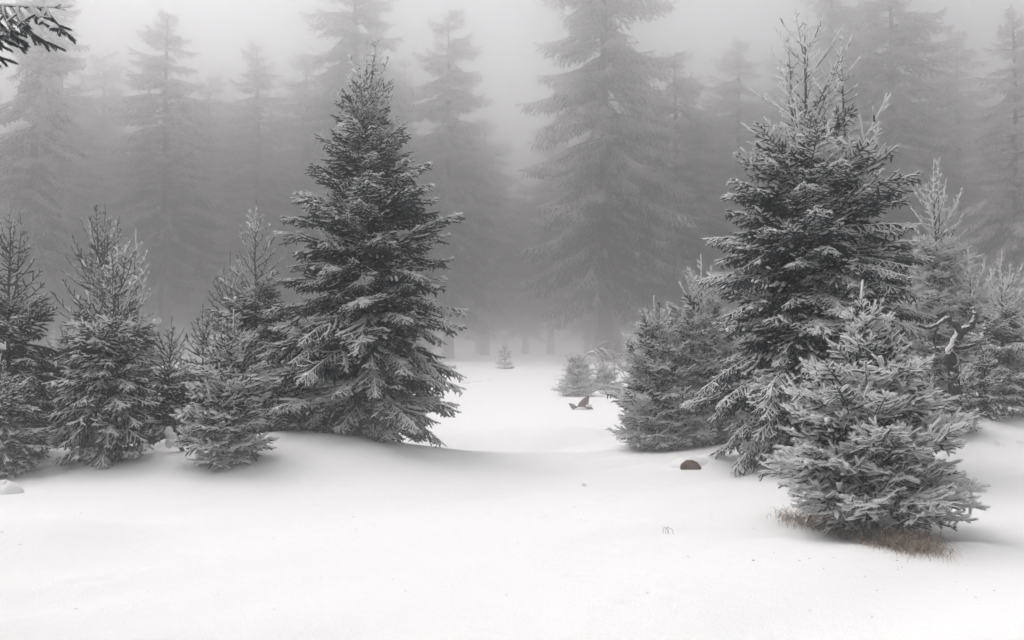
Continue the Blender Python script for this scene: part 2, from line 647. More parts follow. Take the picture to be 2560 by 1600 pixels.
def crown_on_stem(root, origin, p0, p1, prof, style, frost, r, spacing, per, low_kind, inner=0.5, depth=None, sparse_top=0.72, start=0.03, topf=0.0):
    """boughs in whorls on the stem p0 -> p1 (world); prof: [(z, left, right)] radii in metres by the height of the tips"""
    z0, z1 = p0.z, p1.z
    H = z1 - z0
    zs = [a for a, _, _ in prof][::-1]
    ls = [b for _, b, _ in prof][::-1]
    rs = [c for _, _, c in prof][::-1]
    z = z0 + 0.02 * H + start
    count = 0
    while z < z1 - 0.02:
        t = (z - z0) / H
        sparse = t > sparse_top + 0.03
        n = int(round(per * (1.0 if not sparse else 0.64)))
        az0 = r.uniform(0, 6.28)
        wh = r.uniform(0.80, 1.10)
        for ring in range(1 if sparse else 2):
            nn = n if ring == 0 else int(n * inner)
            for k in range(nn):
                az = az0 + (k + r.uniform(-0.3, 0.3)) * 2 * math.pi / max(nn, 1)
                zt = z + r.uniform(-0.3, 0.3) * spacing if ring == 0 else z + r.uniform(-0.7, 0.7) * spacing
                tt = min(1, max(0, (zt - z0) / H))
                e = math.radians(elev(tt, style) + r.normal(0, 7))
                a, b = np.interp(zt, zs, ls), np.interp(zt, zs, rs)
                cx = math.cos(az)
                rad = a + (b - a) * (0.5 + 0.5 * cx)
                rad *= (wh * r.uniform(0.76, 1.08)) if ring == 0 else r.uniform(0.35, 0.75)
                rad *= 1.08
                if rad < 0.05:
                    rad = 0.05
                L = rad / max(0.45, math.cos(e))
                za = zt - L * math.sin(e) * (0.9 if ring == 0 else 0.5)
                za = min(max(za, z0 + 0.04), z1 - 0.05)
                ta = (za - z0) / H
                st = p0 + (p1 - p0) * ta
                if r.random() < (tt - sparse_top + 0.05) / 0.10:
                    kind = 'open'
                elif tt > sparse_top - 0.05:
                    kind = 'finger'
                elif low_kind == 'finger':
                    kind = 'finger'
                elif tt < 0.55 and L > 0.4:
                    kind = 'droop' if r.random() < 0.7 else 'spray'
                else:
                    kind = 'spray'
                me, s = pick_bough(kind, L, r)
                # keep the tip out of the snow
                tipx, tipy = st.x + rad * cx, st.y + rad * math.sin(az)
                if kind != 'open':
                    g0 = gz(tipx, tipy) + 0.05
                    drop = 0.22 * L if kind == 'droop' else 0.02
                    if za + L * math.sin(e) - drop < g0:
                        e = math.asin(max(-0.6, min(0.6, (g0 + drop - za) / L)))
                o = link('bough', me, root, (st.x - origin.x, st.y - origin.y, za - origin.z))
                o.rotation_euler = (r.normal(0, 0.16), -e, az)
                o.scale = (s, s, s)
                o.color = (frost + (topf if kind == 'open' else 0) - (0.60 if ring else 0.0) + r.normal(0, 0.07), 0, 0, 1)  # inner boughs rimed less, which also paints the crown's shaded inside dark
                count += 1
        z += spacing * (1.0 if not sparse else 0.95) * r.uniform(0.85, 1.15)
    return count


def stem_mesh(p0, p1, origin, r0, r1, r, mat=M_BARK, n=8):
    g = Geo()
    k = max(6, int((p1 - p0).length / 0.25))
    q = np.linspace(0, 1, k + 1)
    pts = np.array([list(p0 - origin + (p1 - p0) * t) for t in q])
    pts[1:-1, :2] += r.normal(0, 0.006, (k - 1, 2))
    tube(g, pts, r0 + (r1 - r0) * q ** 0.85, n, 0, 0.08, r)
    return g.mesh('trunk', [mat])


NB = 0


def spruce(label, top, base, prof, style='young', depth=None, frost=0.35, seed=1, spacing=0.15, per=6, low='spray', inner=0.5,
           stems=(), lead=0.35, name='young_spruce', group='young spruces on the snowy clearing', sparse_top=0.72, trunk_r=0.011, start=0.03, topf=0.0):
    global NB
    r = np.random.default_rng(seed)
    if depth is None:
        b = on_ground(*base)
    else:
        b = at_depth(base[0], base[1], depth)
        b.z = gz(b.x, b.y)
    Y = b.y
    tp = at_depth(top[0], top[1], Y)
    b = Vector((b.x, Y, b.z - 0.03))
    root = link(name, None, None, b)
    root.empty_display_size = 0.3
    tag(root, label, 'spruce tree', group)
    H = tp.z - b.z
    lead = min(lead, H * 0.2)
    scale = Y / FPX
    pr = [(at_depth(1280, y, Y).z, l * scale, rr * scale) for y, l, rr in prof]
    st_top = b + (tp - b) * (1 - lead / H)
    link('trunk', stem_mesh(b, st_top, b, H * trunk_r + 0.012, 0.007, r), root)
    o = link('leader', leader_mesh(lead, seed + 5, 0.019 if low == 'finger' and Y < 16 else 0.012), root, st_top - b)
    o.color = (frost + topf, 0, 0, 1)
    NB += crown_on_stem(root, b, b, st_top + (tp - st_top) * 0.35, pr, style, frost, r, spacing, per, low, inner, sparse_top=sparse_top, start=start, topf=topf)
    for (x0, y0, x1, y1, hw) in stems:                       # further leaders
        a, c = at_depth(x0, y0, Y + 0.05), at_depth(x1, y1, Y + 0.05)
        ll = min(0.3, (c - a).length * 0.3)
        m = a + (c - a) * (1 - ll / (c - a).length)
        j = b + (st_top - b) * max(0.05, min(0.97, (a.z - 0.28 - b.z) / (st_top.z - b.z)))
        g = Geo()
        tube(g, [list(j - b), list(j.lerp(a, 0.6) - b + Vector((0, 0, -0.03))), list(a - b), list((a + m) / 2 - b), list(m - b)], [0.020, 0.018, 0.016, 0.011, 0.006], 7, 0, 0.06, r)
        link('side_stem', g.mesh('side_stem', [M_BARK]), root)
        o = link('leader', leader_mesh(ll, seed + 50 + int(x0), 0.011), root, m - b)
        o.color = (frost + topf, 0, 0, 1)
        p2 = [(c.z, 0.03, 0.03), (a.z, hw * scale, hw * scale)]
        NB += crown_on_stem(root, b, a, c, p2, 'young', frost, r, 0.16, 4, 'finger', 0.3, sparse_top=0.0, topf=topf)
    return root


# ------------------------------------------------------------------ setting: snow field
def snow_field():
    ys = [-55.0]
    while ys[-1] < 390:
        y = ys[-1]
        dst = abs(y - 8)
        ys.append(y + (0.055 if 4 < y < 18 else min(8, 0.055 + 0.05 * max(0, min(abs(y - 4), abs(y - 18))))))
    xs = [0.0]
    while xs[-1] < 245:
        x = xs[-1]
        xs.append(x + min(8, 0.06 + 0.05 * max(0, x - 8)))
    xs = np.array([-a for a in xs[:0:-1]] + xs)
    ys = np.array(ys)
    X, Y = np.meshgrid(xs, ys)
    Z = terrain(X, Y)
    # small animal tracks and wind pits
    r = np.random.default_rng(3)
    for px, py, n in ((1350, 1290, 7), (1480, 1250, 5), (1560, 1375, 6), (1620, 1455, 4), (1700, 1500, 5), (140, 1470, 3), (420, 1430, 4)):
        c = on_ground(px, py)
        for k in range(n):
            cx, cy = c.x + r.normal(0, 0.16), c.y + r.normal(0, 0.25)
            Z -= 0.030 * np.exp(-((X - cx) / 0.05) ** 2 - ((Y - cy) / 0.07) ** 2)
            Z += 0.012 * np.exp(-((X - cx) / 0.12) ** 2 - ((Y - cy) / 0.14) ** 2)
    nx, ny = len(xs), len(ys)
    V = np.stack([X, Y, Z], -1).reshape(-1, 3)
    I = (np.arange(ny - 1)[:, None] * nx + np.arange(nx - 1)[None, :]).ravel()
    F = np.concatenate([np.stack([I, I + 1, I + nx + 1], 1), np.stack([I, I + nx + 1, I + nx], 1)])
    me = mesh_from('ground', V, F, [M_SNOW], smooth_faces=np.ones(len(F), bool))
    o = link('ground', me)
    o['kind'] = 'structure'
    o['label'] = 'soft drifted snow covering the whole clearing'


snow_field()

# ------------------------------------------------------------------ setting: the old forest in the fog
def mature_crown(seed, H, low, width, n_whorl, hang):
    """crown of an old spruce: long arched boughs with hanging tassels"""
    r = np.random.default_rng(seed)
    old = dict(KIND['mature'])
    KIND['mature']['hang'] = hang
    protos = []
    for i, l in enumerate((0.5, 0.8, 1.1, 1.4)):
        for v in range(2):
            gg = Geo()
            P, sh, _ = bough_parts('mature', l, seed * 10 + i * 2 + v)
            tube(gg, P, np.linspace(0.018, 0.004, len(P)), 4, 1, cap=False)
            add_shoots(gg, *sh, 50, 0.018, r, core=0.42)
            protos.append((l, np.concatenate(gg.v), np.concatenate(gg.f), np.concatenate(gg.t), np.concatenate(gg.m)))
    KIND['mature'] = old
    g = Geo()
    S = 3.0
    for k in range(n_whorl):
        t = (k + r.uniform(0, 0.8)) / n_whorl
        z = H * (low + (0.985 - low) * t)
        prof = np.interp(t, [0, 0.12, 0.35, 0.7, 1], [0.70, 1.0, 0.95, 0.74, 0.22])
        for j in range(8):
            L = max(0.6, width * prof * (r.uniform(0.7, 1.15) if j < 5 else r.uniform(0.3, 0.65)))
            l, v, f, tw, mm = min(protos, key=lambda q: abs(q[0] * S - L) + r.uniform(0, 0.5))
            s = L / l
            s_y = max(s, 1.7) if L < 1.2 else s
            az = r.uniform(0, 2 * math.pi)
            e = np.radians(np.interp(t, [0, 0.5, 0.85, 1], [-14, -2, 18, 50]) + r.normal(0, 7))
            ce, se, ca, sa = math.cos(e), math.sin(e), math.cos(az), math.sin(az)
            M = np.array([[ca, -sa, 0], [sa, ca, 0], [0, 0, 1]]) @ np.array([[ce, 0, -se], [0, 1, 0], [se, 0, ce]])
            vv = (v * s) @ M.T + np.array([0, 0, z + r.uniform(-0.3, 0.3)])
            t2 = tw.copy()
            t2[:, :3] = ((tw[:, :3] * 2 - 1) @ M.T) * 0.5 + 0.5
            t2[:, 3] += 1.5 * (t - 0.42)                      # rime thickens upwards, also painting in fog-paled tops and a darker lower crown
            g.v.append(vv); g.f.append(f + g.n); g.m.append(mm); g.t.append(t2); g.sm.append(np.zeros(len(f), bool)); g.n += len(vv)
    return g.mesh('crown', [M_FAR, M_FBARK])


CROWNS = [mature_crown(11, 28.0, 0.20, 4.6, 32, -0.75), mature_crown(12, 28.0, 0.26, 4.0, 30, -0.5), mature_crown(13, 28.0, 0.14, 5.2, 34, -0.9)]


def old_trunk(seed, H, r0):
    g = Geo()
    r = np.random.default_rng(seed)
    q = np.linspace(0, 1, 15)
    pts = np.stack([np.cumsum(r.normal(0, 0.03, 15)), np.cumsum(r.normal(0, 0.03, 15)), q * H * 0.98 - 0.3], 1)
    rad = r0 * (1 - q) ** 0.8 + 0.03
    rad[0] *= 1.35
    tube(g, pts, rad, 10, 0, 0.05, r)
    return g.mesh('trunk', [M_FBARK])


TRUNKS = [old_trunk(i, 28.0, 0.34 + 0.03 * i) for i in range(3)]


def dead_branch_mesh(seed, L):
    r = np.random.default_rng(seed)
    g = Geo()

    def limb(p, d, ln, rad, depth):
        n = 6
        pts = [np.array(p)]
        dd = np.array(d, float)
        for i in range(n):
            dd = dd + r.normal(0, 0.10, 3) + np.array([0, 0, -0.05])
            dd /= np.linalg.norm(dd)
            pts.append(pts[-1] + dd * ln / n)
            if depth < 2 and i > 0 and r.random() < 0.75:
                s = np.cross(dd, [0, 0, 1.0]) * (1 if r.random() < 0.5 else -1) + dd * 0.8 + np.array([0, 0, r.normal(-0.25, 0.3)])
                s /= np.linalg.norm(s)
                limb(pts[-1], s, ln * r.uniform(0.25, 0.45), rad * 0.55, depth + 1)
        tube(g, pts, np.linspace(rad, rad * 0.35, n + 1), 5, 0, cap=False)
    limb((0, 0, 0), (1, 0, -0.15), L, 0.05, 0)
    return g.mesh('dead_branch', [M_RIME])


DEAD = [dead_branch_mesh(40 + i, 3.0) for i in range(4)]


def old_spruce(label, px, top_py, Y, kind, frost, seed, group='tall old spruces in the fog', fat=1.0, lean=0.0, dead=0, name='old_spruce', low_off=0.0):
    r = np.random.default_rng(seed)
    Y *= 1.5
    p = at_depth(px, 860, Y)
    z = gz(p.x, p.y)
    H = at_depth(px, top_py, Y).z - z
    root = link(name, None, None, (p.x, p.y, z))
    tag(root, label, 'spruce tree', group)
    s = H / 28.0
    root.rotation_euler = (0, lean, 0)
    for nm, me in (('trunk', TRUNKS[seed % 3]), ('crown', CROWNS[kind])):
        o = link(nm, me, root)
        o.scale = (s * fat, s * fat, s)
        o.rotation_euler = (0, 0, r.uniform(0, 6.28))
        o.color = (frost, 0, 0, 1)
    for k in range(dead):
        o = link('dead_branch', DEAD[k % 4], root, (0, 0, H * r.uniform(0.07, 0.30)))
        o.rotation_euler = (r.uniform(-0.4, 0.4), r.uniform(-0.1, 0.35), r.uniform(0, 6.28))
        q = r.uniform(0.6, 1.15)
        o.scale = (q, q, q)
    return root


old_spruce('broad old spruce with hanging rimed tassels, tallest at the end of the track', 1515, -340, 56, 2, 0.50, 1, fat=1.0, dead=9)
old_spruce('old spruce with a bare leaning trunk and rimed dead twigs low down', 52, -170, 44, 1, 0.36, 2, fat=0.9, lean=math.radians(3.0), dead=10)
old_spruce('pale old spruce behind the tip of the tallest young tree', 885, -190, 64, 0, 0.46, 3, fat=1.0, dead=2)
old_spruce('old spruce with ragged stepped flank beside the gap of open sky', 1120, 20, 68, 2, 0.34, 4, fat=0.98)
old_spruce('old spruce with drooping frosted boughs beyond the fork-topped rimed spruce', 2545, 30, 46, 0, 0.50, 5, fat=1.0, dead=2)
for i, (px, ty, Y, kd, fr, lab) in enumerate((
        (410, 25, 60, 0, 0.30, 'hazy old spruce behind the slender white-rimed spruce'),
        (640, 110, 72, 1, 0.28, 'hazy old spruce rising behind the tall slim spruce'),
        (250, 130, 84, 0, 0.2, 'faint spruce behind the tall thin-topped dark spruce'),
        (1690, 120, 64, 2, 0.26, 'shadowy old spruce joined to the flank of the broadest old spruce'),
        (1850, 95, 74, 0, 0.26, 'hazy old spruce between the broadest old spruce and the big rimed spruce'),
        (2080, -120, 66, 1, 0.30, 'hazy old spruce behind the thin top of the big spruce'),
        (2235, -110, 58, 2, 0.32, 'hazy broad spruce behind the slim spruce with parallel leaders'),
        (2400, 70, 74, 0, 0.25, 'faint spruce behind the narrow white-rimed spruce'),
        (765, 130, 82, 2, 0.2, 'faint spruce in the gap beside the tallest young tree'),
        (1010, 150, 84, 1, 0.2, 'faint spruce between the pale and the stepped old spruces'),
        (520, 190, 86, 2, 0.2, 'faint low spruce between two hazy old spruces over the thin dark spruce'),
        (150, 120, 66, 2, 0.22, 'hazy spruce right beside the leaning bare trunk'),
        (1975, 120, 84, 2, 0.2, 'faint spruce just behind the three rimed tips of the big spruce'),
        (-110, 60, 56, 2, 0.2, 'hazy spruce crowding behind the leaning bare trunk at the wood edge'),
        (2700, 20, 56, 2, 0.2, 'hazy spruce crowding behind the old spruce with drooping frosted boughs'))):
    old_spruce(lab, px, ty, Y, kd, fr, 20 + i, fat=1.2)
BACK = 'dim spruce standing deep in the foggy wood'
rb = np.random.default_rng(77)
for i in range(46):
    px = -300 + i * 70 + rb.uniform(-30, 30)
    Y = rb.uniform(82, 104)
    ty = rb.uniform(250, 380) if not 1240 < px < 1370 else rb.uniform(430, 480)
    old_spruce(BACK, px, ty, Y, int(rb.integers(3)), 0.04, 60 + i, group='spruces deep in the wood', fat=1.25)


for i in range(34):
    px = -60 + i * 80 + rb.uniform(-35, 35)
    Y = rb.uniform(52, 66)
    if 1100 < px < 1500:
        continue
    old_spruce('low dim spruce of the undergrowth at the edge of the foggy wood', px, rb.uniform(730, 830), Y, int(rb.choice((0, 2))), 0.1, 140 + i,
               group='undergrowth spruces at the wood edge', fat=1.5, name='understory_spruce')


def shade_wood_mass():
    """unseen wood going on beside and behind the camera, added to block low sky light"""
    r = np.random.default_rng(55)
    v, f, t, m = (np.array(x) for x in LOWPOLY)
    V, F, T, MM, n = [], [], [], [], 0
    spots = []
    for k in range(400):
        x, y = r.uniform(-75, 75), r.uniform(-50, 75)
        if abs(x) < 24 + max(0, y) * 0.60 and y > -24:
            continue
        if any((x - a) ** 2 + (y - b) ** 2 < 26 for a, b in spots):
            continue
        spots.append((x, y))
    for x, y in spots[:95]:
        a, s = r.uniform(0, 6.28), r.uniform(0.75, 1.05)
        c, q = math.cos(a), math.sin(a)
        M = np.array([[c, -q, 0], [q, c, 0], [0, 0, 1]])
        V.append((v * s) @ M.T + np.array([x, y, gz(x, y) - 0.3]))
        F.append(f + n)
        tt = t.copy()
        tt[:, :3] = ((t[:, :3] * 2 - 1) @ M.T) * 0.5 + 0.5
        T.append(tt)
        MM.append(m)
        n += len(v)
    o = link('shade_woods', mesh_from('shade_woods', np.concatenate(V), np.concatenate(F), [M_FAR, M_FBARK], np.concatenate(MM), np.concatenate(T)))  # off-camera trees, put in to darken the low fog and near spruces
    o['kind'] = 'stuff'
    o['label'] = 'unseen old spruce wood added round the clearing to shade it'
    o['category'] = 'wood'
    o.color = (0.2, 0, 0, 1)


def lowpoly():
    r = np.random.default_rng(66)
    g = Geo()
    tube(g, [(0, 0, 0), (0, 0, 14), (0, 0, 27)], [0.4, 0.25, 0.04], 6, 1)
    for k in range(150):
        t = r.uniform(0, 1) ** 1.2
        z = 28 * (0.14 + 0.85 * t)
        L = 4.6 * np.interp(t, [0, 0.12, 0.35, 0.7, 1], [0.7, 1, 0.95, 0.6, 0.08]) * r.uniform(0.7, 1.1)
        a = r.uniform(0, 6.28)
        d = np.array([math.cos(a), math.sin(a), r.uniform(-0.35, 0.1)])
        s = np.array([-math.sin(a), math.cos(a), 0])
        p = np.array([0, 0, z])
        V = []
        for q in (0.05, 0.35, 0.7, 1.0):
            w = L * 0.30 * (1.1 - q) + 0.12
            c = p + d * L * q
            V += [c - s * w + [0, 0, -w * 0.9], c + [0, 0, 0.1], c + s * w + [0, 0, -w * 0.9]]
        F = []
        for i in range(3):
            b = i * 3
            for j in range(2):
                F += [(b + j, b + j + 1, b + j + 4), (b + j, b + j + 4, b + j + 3)]
        g.add(V, F, 0)
    return np.concatenate(g.v), np.concatenate(g.f), np.concatenate(g.t), np.concatenate(g.m)


LOWPOLY = lowpoly()
shade_wood_mass()

# ------------------------------------------------------------------ young spruces
spruce('tallest full dark spruce with twin tips on the snow hump by the track', (915, 82), (932, 1085),
       [(82, 3, 3), (190, 75, 85), (270, 95, 78), (414, 150, 140), (516, 228, 215), (603, 225, 215), (705, 232, 235), (822, 285, 245),
        (873, 290, 270), (960, 265, 240), (1020, 250, 235), (1090, 215, 185)],
       'old', depth=13.8, frost=0.46, seed=101, spacing=0.22, per=7, low='spray', inner=0.9, stems=((930, 190, 941, 93, 30),), name='spruce_tree', lead=0.4, sparse_top=0.87, topf=0.15)
spruce('big spruce with a thin bare-looking rimed top behind the small bushy spruce', (2010, -28), (2025, 1150),
       [(-28, 3, 3), (65, 100, 60), (120, 105, 130), (185, 108, 150), (290, 160, 140), (350, 180, 225), (440, 225, 200), (490, 210, 270), (540, 250, 285),
        (580, 262, 275), (680, 275, 290), (735, 235, 290), (830, 255, 285), (930, 268, 265), (1000, 280, 240), (1060, 262, 220), (1120, 220, 190), (1160, 170, 160)],
       'old', depth=12.2, frost=0.44, seed=102, spacing=0.22, per=7, low='spray', inner=0.9,
       stems=((2112, 350, 2101, 95, 50), (1985, 290, 1966, 72, 45)), name='spruce_tree', lead=0.45, sparse_top=0.70, topf=0.28)
spruce('small bushy thickly rimed spruce standing in dry grass', (2150, 703), (2190, 1352),
       [(703, 6, 6), (770, 36, 46), (855, 92, 100), (900, 100, 120), (945, 185, 150), (990, 180, 160), (1050, 185, 200), (1120, 250, 240),
        (1190, 262, 230), (1215, 255, 255), (1260, 200, 240), (1310, 175, 230), (1345, 120, 180)],
       'young', frost=0.60, seed=103, spacing=0.19, per=11, low='finger', inner=0.8, stems=((2178, 850, 2179, 756, 40),), lead=0.22, sparse_top=0.92, trunk_r=0.016, start=0.24)
spruce('small rimed spruce with a single tall spike between the track and the big spruce', (1634, 740), (1640, 1122),
       [(740, 4, 4), (790, 35, 45), (855, 80, 75), (935, 90, 115), (975, 108, 125), (1040, 105, 128), (1085, 112, 135), (1120, 85, 130)],
       'young', frost=0.62, seed=104, spacing=0.19, per=9, low='finger', inner=0.8, lead=0.36, sparse_top=0.88)
spruce('rimed spruce with a star-shaped top crowding against the big spruce', (1751, 635), (1765, 1100),
       [(635, 4, 4), (700, 55, 50), (760, 75, 60), (850, 90, 90), (950, 110, 110), (1080, 110, 110)],
       'young', depth=15.4, frost=0.70, topf=0.08, seed=105, spacing=0.16, per=7, low='finger', inner=0.6, lead=0.4, sparse_top=0.8)
spruce('thin rimed spruce peeping out between the spiked and the star-topped spruces', (1692, 755), (1698, 1100),
       [(755, 3, 3), (830, 45, 45), (920, 75, 75), (1080, 90, 90)], 'young', depth=16.2, frost=0.70, topf=0.08, seed=106, spacing=0.17, per=6, low='finger', inner=0.5, lead=0.35, sparse_top=0.75)
spruce('slim frosted spruce with two parallel leaders behind the crooked dead tree', (2332, 397), (2352, 990),
       [(397, 3, 3), (480, 50, 68), (600, 65, 105), (680, 85, 98), (760, 98, 108), (850, 108, 100), (960, 100, 90)],
       'old', depth=16.3, frost=0.75, topf=0.08, seed=107, spacing=0.19, per=6, low='finger', inner=0.5, stems=((2348, 560, 2342, 398, 18),), lead=0.5, sparse_top=0.74)
spruce('narrow white-rimed spruce rising over the crooked dead tree', (2422, 622), (2432, 1000),
       [(622, 3, 3), (680, 30, 60), (760, 50, 60), (850, 60, 60), (980, 62, 62)], 'young', depth=15.8, frost=0.80, topf=0.08, seed=108, spacing=0.17, per=6, low='finger',
       inner=0.4, lead=0.35, sparse_top=0.7)
spruce('forked-topped rimed spruce with dark lower boughs on the snow bank', (2501, 625), (2512, 1030),
       [(625, 3, 3), (690, 40, 60), (780, 55, 60), (840, 72, 80), (900, 110, 110), (960, 132, 120), (1030, 105, 105)],
       'young', depth=14.4, frost=0.60, topf=0.08, seed=109, spacing=0.16, per=7, low='spray', inner=0.7, lead=0.42, sparse_top=0.7)
spruce('dark spruce with two bare leaders half out of the picture', (27, 507), (15, 1145),
       [(507, 3, 3), (600, 40, 45), (680, 65, 78), (760, 105, 118), (850, 130, 110), (950, 150, 112), (1050, 150, 105), (1140, 130, 85)],
       'old', depth=12.5, frost=0.06, seed=110, spacing=0.18, per=7, low='spray', inner=0.7, stems=((40, 720, 56, 534, 40),), lead=0.42, sparse_top=0.66)
spruce('low snow-laden spruce at the foot of the dark two-leader spruce', (0, 885), (5, 1160),
       [(885, 5, 5), (980, 60, 70), (1060, 100, 112), (1120, 112, 112), (1150, 100, 90)],
       'young', depth=11.6, frost=0.30, seed=111, spacing=0.14, per=7, low='spray', inner=0.7, lead=0.15, sparse_top=0.9)
spruce('tall thin-topped dark spruce behind the bushy one with the side leader', (263, 507), (252, 1110),
       [(507, 3, 3), (570, 65, 50), (640, 105, 70), (720, 100, 90), (800, 120, 100), (900, 130, 120), (1000, 130, 120), (1100, 115, 110)],
       'old', depth=14.6, frost=0.06, seed=112, spacing=0.19, per=6, low='spray', inner=0.6, stems=((246, 640, 240, 513, 22),), lead=0.45, sparse_top=0.62)
spruce('bushy spruce with wide skirt of boughs meeting the snow beside a small drift', (297, 578), (262, 1140),
       [(578, 3, 3), (640, 55, 55), (700, 75, 85), (775, 88, 108), (840, 108, 98), (930, 115, 118), (1000, 138, 120), (1070, 125, 115), (1130, 118, 108)],
       'old', frost=0.36, seed=113, spacing=0.17, per=7, low='spray', inner=0.7, lead=0.4, sparse_top=0.66)
spruce('slender white-rimed spruce showing behind the bushy skirted spruce', (339, 573), (332, 1080),
       [(573, 3, 3), (620, 25, 28), (700, 40, 40), (800, 60, 62), (1000, 80, 80)], 'young', depth=15.6, frost=0.70, topf=0.08, seed=114, spacing=0.18, per=5, low='finger',
       inner=0.4, lead=0.4, sparse_top=0.6)
spruce('small dark spruce with bare spike behind a snow-capped stick', (431, 790), (412, 1122),
       [(790, 2, 2), (850, 40, 40), (920, 50, 55), (1000, 62, 70), (1060, 62, 70), (1115, 52, 60)], 'young', depth=13.5, frost=0.10, seed=115, spacing=0.15, per=6,
       low='spray', inner=0.6, lead=0.4, sparse_top=0.66)
spruce('thin dark spruce behind the rounded bush-like spruce', (505, 757), (512, 1080),
       [(757, 2, 2), (830, 45, 45), (900, 60, 60), (1050, 85, 85)], 'young', depth=15.0, frost=0.10, seed=116, spacing=0.17, per=6, low='spray', inner=0.5, lead=0.4, sparse_top=0.62)
spruce('rounded bush-like rimed spruce with splayed top twigs, standing forward on the snow', (588, 775), (560, 1160),
       [(775, 3, 3), (870, 62, 80), (920, 80, 100), (980, 92, 108), (1040, 130, 100), (1090, 120, 110), (1140, 112, 100), (1160, 95, 85)],
       'young', frost=0.52, seed=117, spacing=0.18, per=9, low='finger', inner=0.8, lead=0.2, sparse_top=0.84)
spruce('tall slim spruce with rimed tip just beside the tallest dark spruce', (637, 498), (642, 1090),
       [(498, 3, 3), (560, 35, 42), (620, 68, 60), (700, 80, 80), (800, 90, 100), (950, 102, 102), (1090, 105, 105)],
       'old', depth=15.0, frost=0.32, topf=0.08, seed=118, spacing=0.19, per=6, low='spray', inner=0.6, lead=0.45, sparse_top=0.70)
spruce('dark spruce squeezed between the tall slim spruce and the thin dark one', (577, 629), (578, 1090),
       [(629, 3, 3), (700, 50, 45), (780, 70, 60), (900, 90, 80), (1080, 100, 90)], 'young', depth=15.8, frost=0.10, seed=119, spacing=0.18, per=6, low='spray',
       inner=0.5, lead=0.4, sparse_top=0.64)
spruce('low spruce spreading out of the foot of the tallest dark spruce', (715, 870), (715, 1085),
       [(870, 5, 5), (930, 50, 50), (990, 70, 60), (1050, 80, 70), (1080, 70, 70)], 'young', depth=13.4, frost=0.15, seed=120, spacing=0.15, per=6, low='spray',
       inner=0.6, lead=0.15, sparse_top=0.9)
spruce('little pale spruce beside the arching twig out on the track', (1437, 868), (1446, 990),
       [(868, 2, 2), (900, 34, 32), (940, 44, 46), (990, 60, 56)], 'young', frost=0.95, seed=121, spacing=0.16, per=6, low='finger', inner=0.7, lead=0.25, sparse_top=0.85,
       group='little spruces out on the track')
spruce('little darker spruce leaning close under the arching twig', (1512, 903), (1513, 975),
       [(893, 3, 3), (920, 30, 30), (955, 42, 40), (975, 44, 44)], 'young', frost=0.85, seed=122, spacing=0.16, per=6, low='finger', inner=0.7, lead=0.15, sparse_top=0.9,
       group='little spruces out on the track')
spruce('tiny spruce seedling almost lost in fog at the end of the track', (1262, 848), (1262, 905),
       [(848, 2, 2), (875, 14, 14), (903, 24, 24)], 'young', depth=58, frost=0.3, seed=123, spacing=0.3, per=6, low='finger', inner=0.5, lead=0.3, sparse_top=0.9,
       group='little spruces out on the track')

for i, (px, ty, Y, hw) in enumerate(((70, 840, 17.5, 110), (165, 800, 18.5, 100), (350, 850, 17.0, 95), (455, 880, 18.0, 100), (545, 850, 18.5, 105), (690, 800, 17.0, 105),
                                     (760, 760, 17.8, 110), (620, 860, 17.2, 90), (110, 900, 15.0, 90), (460, 930, 15.2, 80), (840, 900, 15.5, 100))):
    spruce('low dark spruce in the thicket behind the front row of young trees', (px, ty), (px, 1080),
           [(ty, 3, 3), (ty + 60, hw * 0.45, hw * 0.45), (ty + 140, hw * 0.8, hw * 0.8), (1080, hw, hw)], 'young', depth=Y, frost=0.02, seed=400 + i, spacing=0.22, per=6,
           low='spray', inner=0.5, lead=0.25, sparse_top=0.8, group='low spruces in the thicket beside the tallest young tree')
for i, (px, ty, Y, hw) in enumerate(((1850, 760, 16.5, 110), (1790, 850, 17.5, 90), (2290, 800, 18.0, 110), (2440, 780, 18.5, 110), (2560, 760, 17.5, 120), (2390, 840, 16.8, 90), (2462, 850, 13.9, 75), (2322, 905, 13.5, 60), (2400, 895, 13.4, 60))):
    spruce('low rimed spruce in the thicket behind the big spruce', (px, ty), (px, 1060),
           [(ty, 3, 3), (ty + 60, hw * 0.45, hw * 0.45), (ty + 140, hw * 0.8, hw * 0.8), (1060, hw, hw)], 'young', depth=Y, frost=0.18, seed=450 + i, spacing=0.22, per=6,
           low='spray', inner=0.5, lead=0.25, sparse_top=0.8, group='low spruces in the thicket behind the big spruce')

# the spruce just outside the picture whose lowest bough reaches in overhead
r = np.random.default_rng(300)
nb_root = link('spruce_tree', None, None, (-4.25, 4.6, gz(-4.25, 4.6) - 0.05))
tag(nb_root, 'dark spruce beside the clearing with one long low bough reaching out overhead', 'spruce tree', 'young spruces on the snowy clearing')
link('trunk', stem_mesh(Vector((0, 0, 0)), Vector((0.1, 0, 7.4)), Vector((0, 0, 0)), 0.12, 0.012, r), nb_root)
for k in range(60):
    zz = 3.7 + 3.6 * (k / 60) + r.uniform(-0.1, 0.1)
    L = min(1.4, 1.5 * (7.7 - zz) / 3.6) * r.uniform(0.75, 1.0) + 0.1
    me, s = pick_bough('spray', L, r)
    o = link('bough', me, nb_root, (0, 0, zz))
    o.rotation_euler = (0, -math.radians(np.interp(zz, [3, 6, 7.4], [0, 10, 45])), r.uniform(0, 6.28))
    o.scale = (s, s, s)
    o.color = (0.15, 0, 0, 1)
p = at_depth(178, 30, 4.6)
KIND['overhead'] = dict(KIND['droop'], bend=(10, -4, -2), hang=-0.85, lat=0.30, snow=0.30, sp=0.060, sub=0.050, minl=0.13, suba=0.06, subl=(0.05, 0.10), r=0.0150, dens=700)
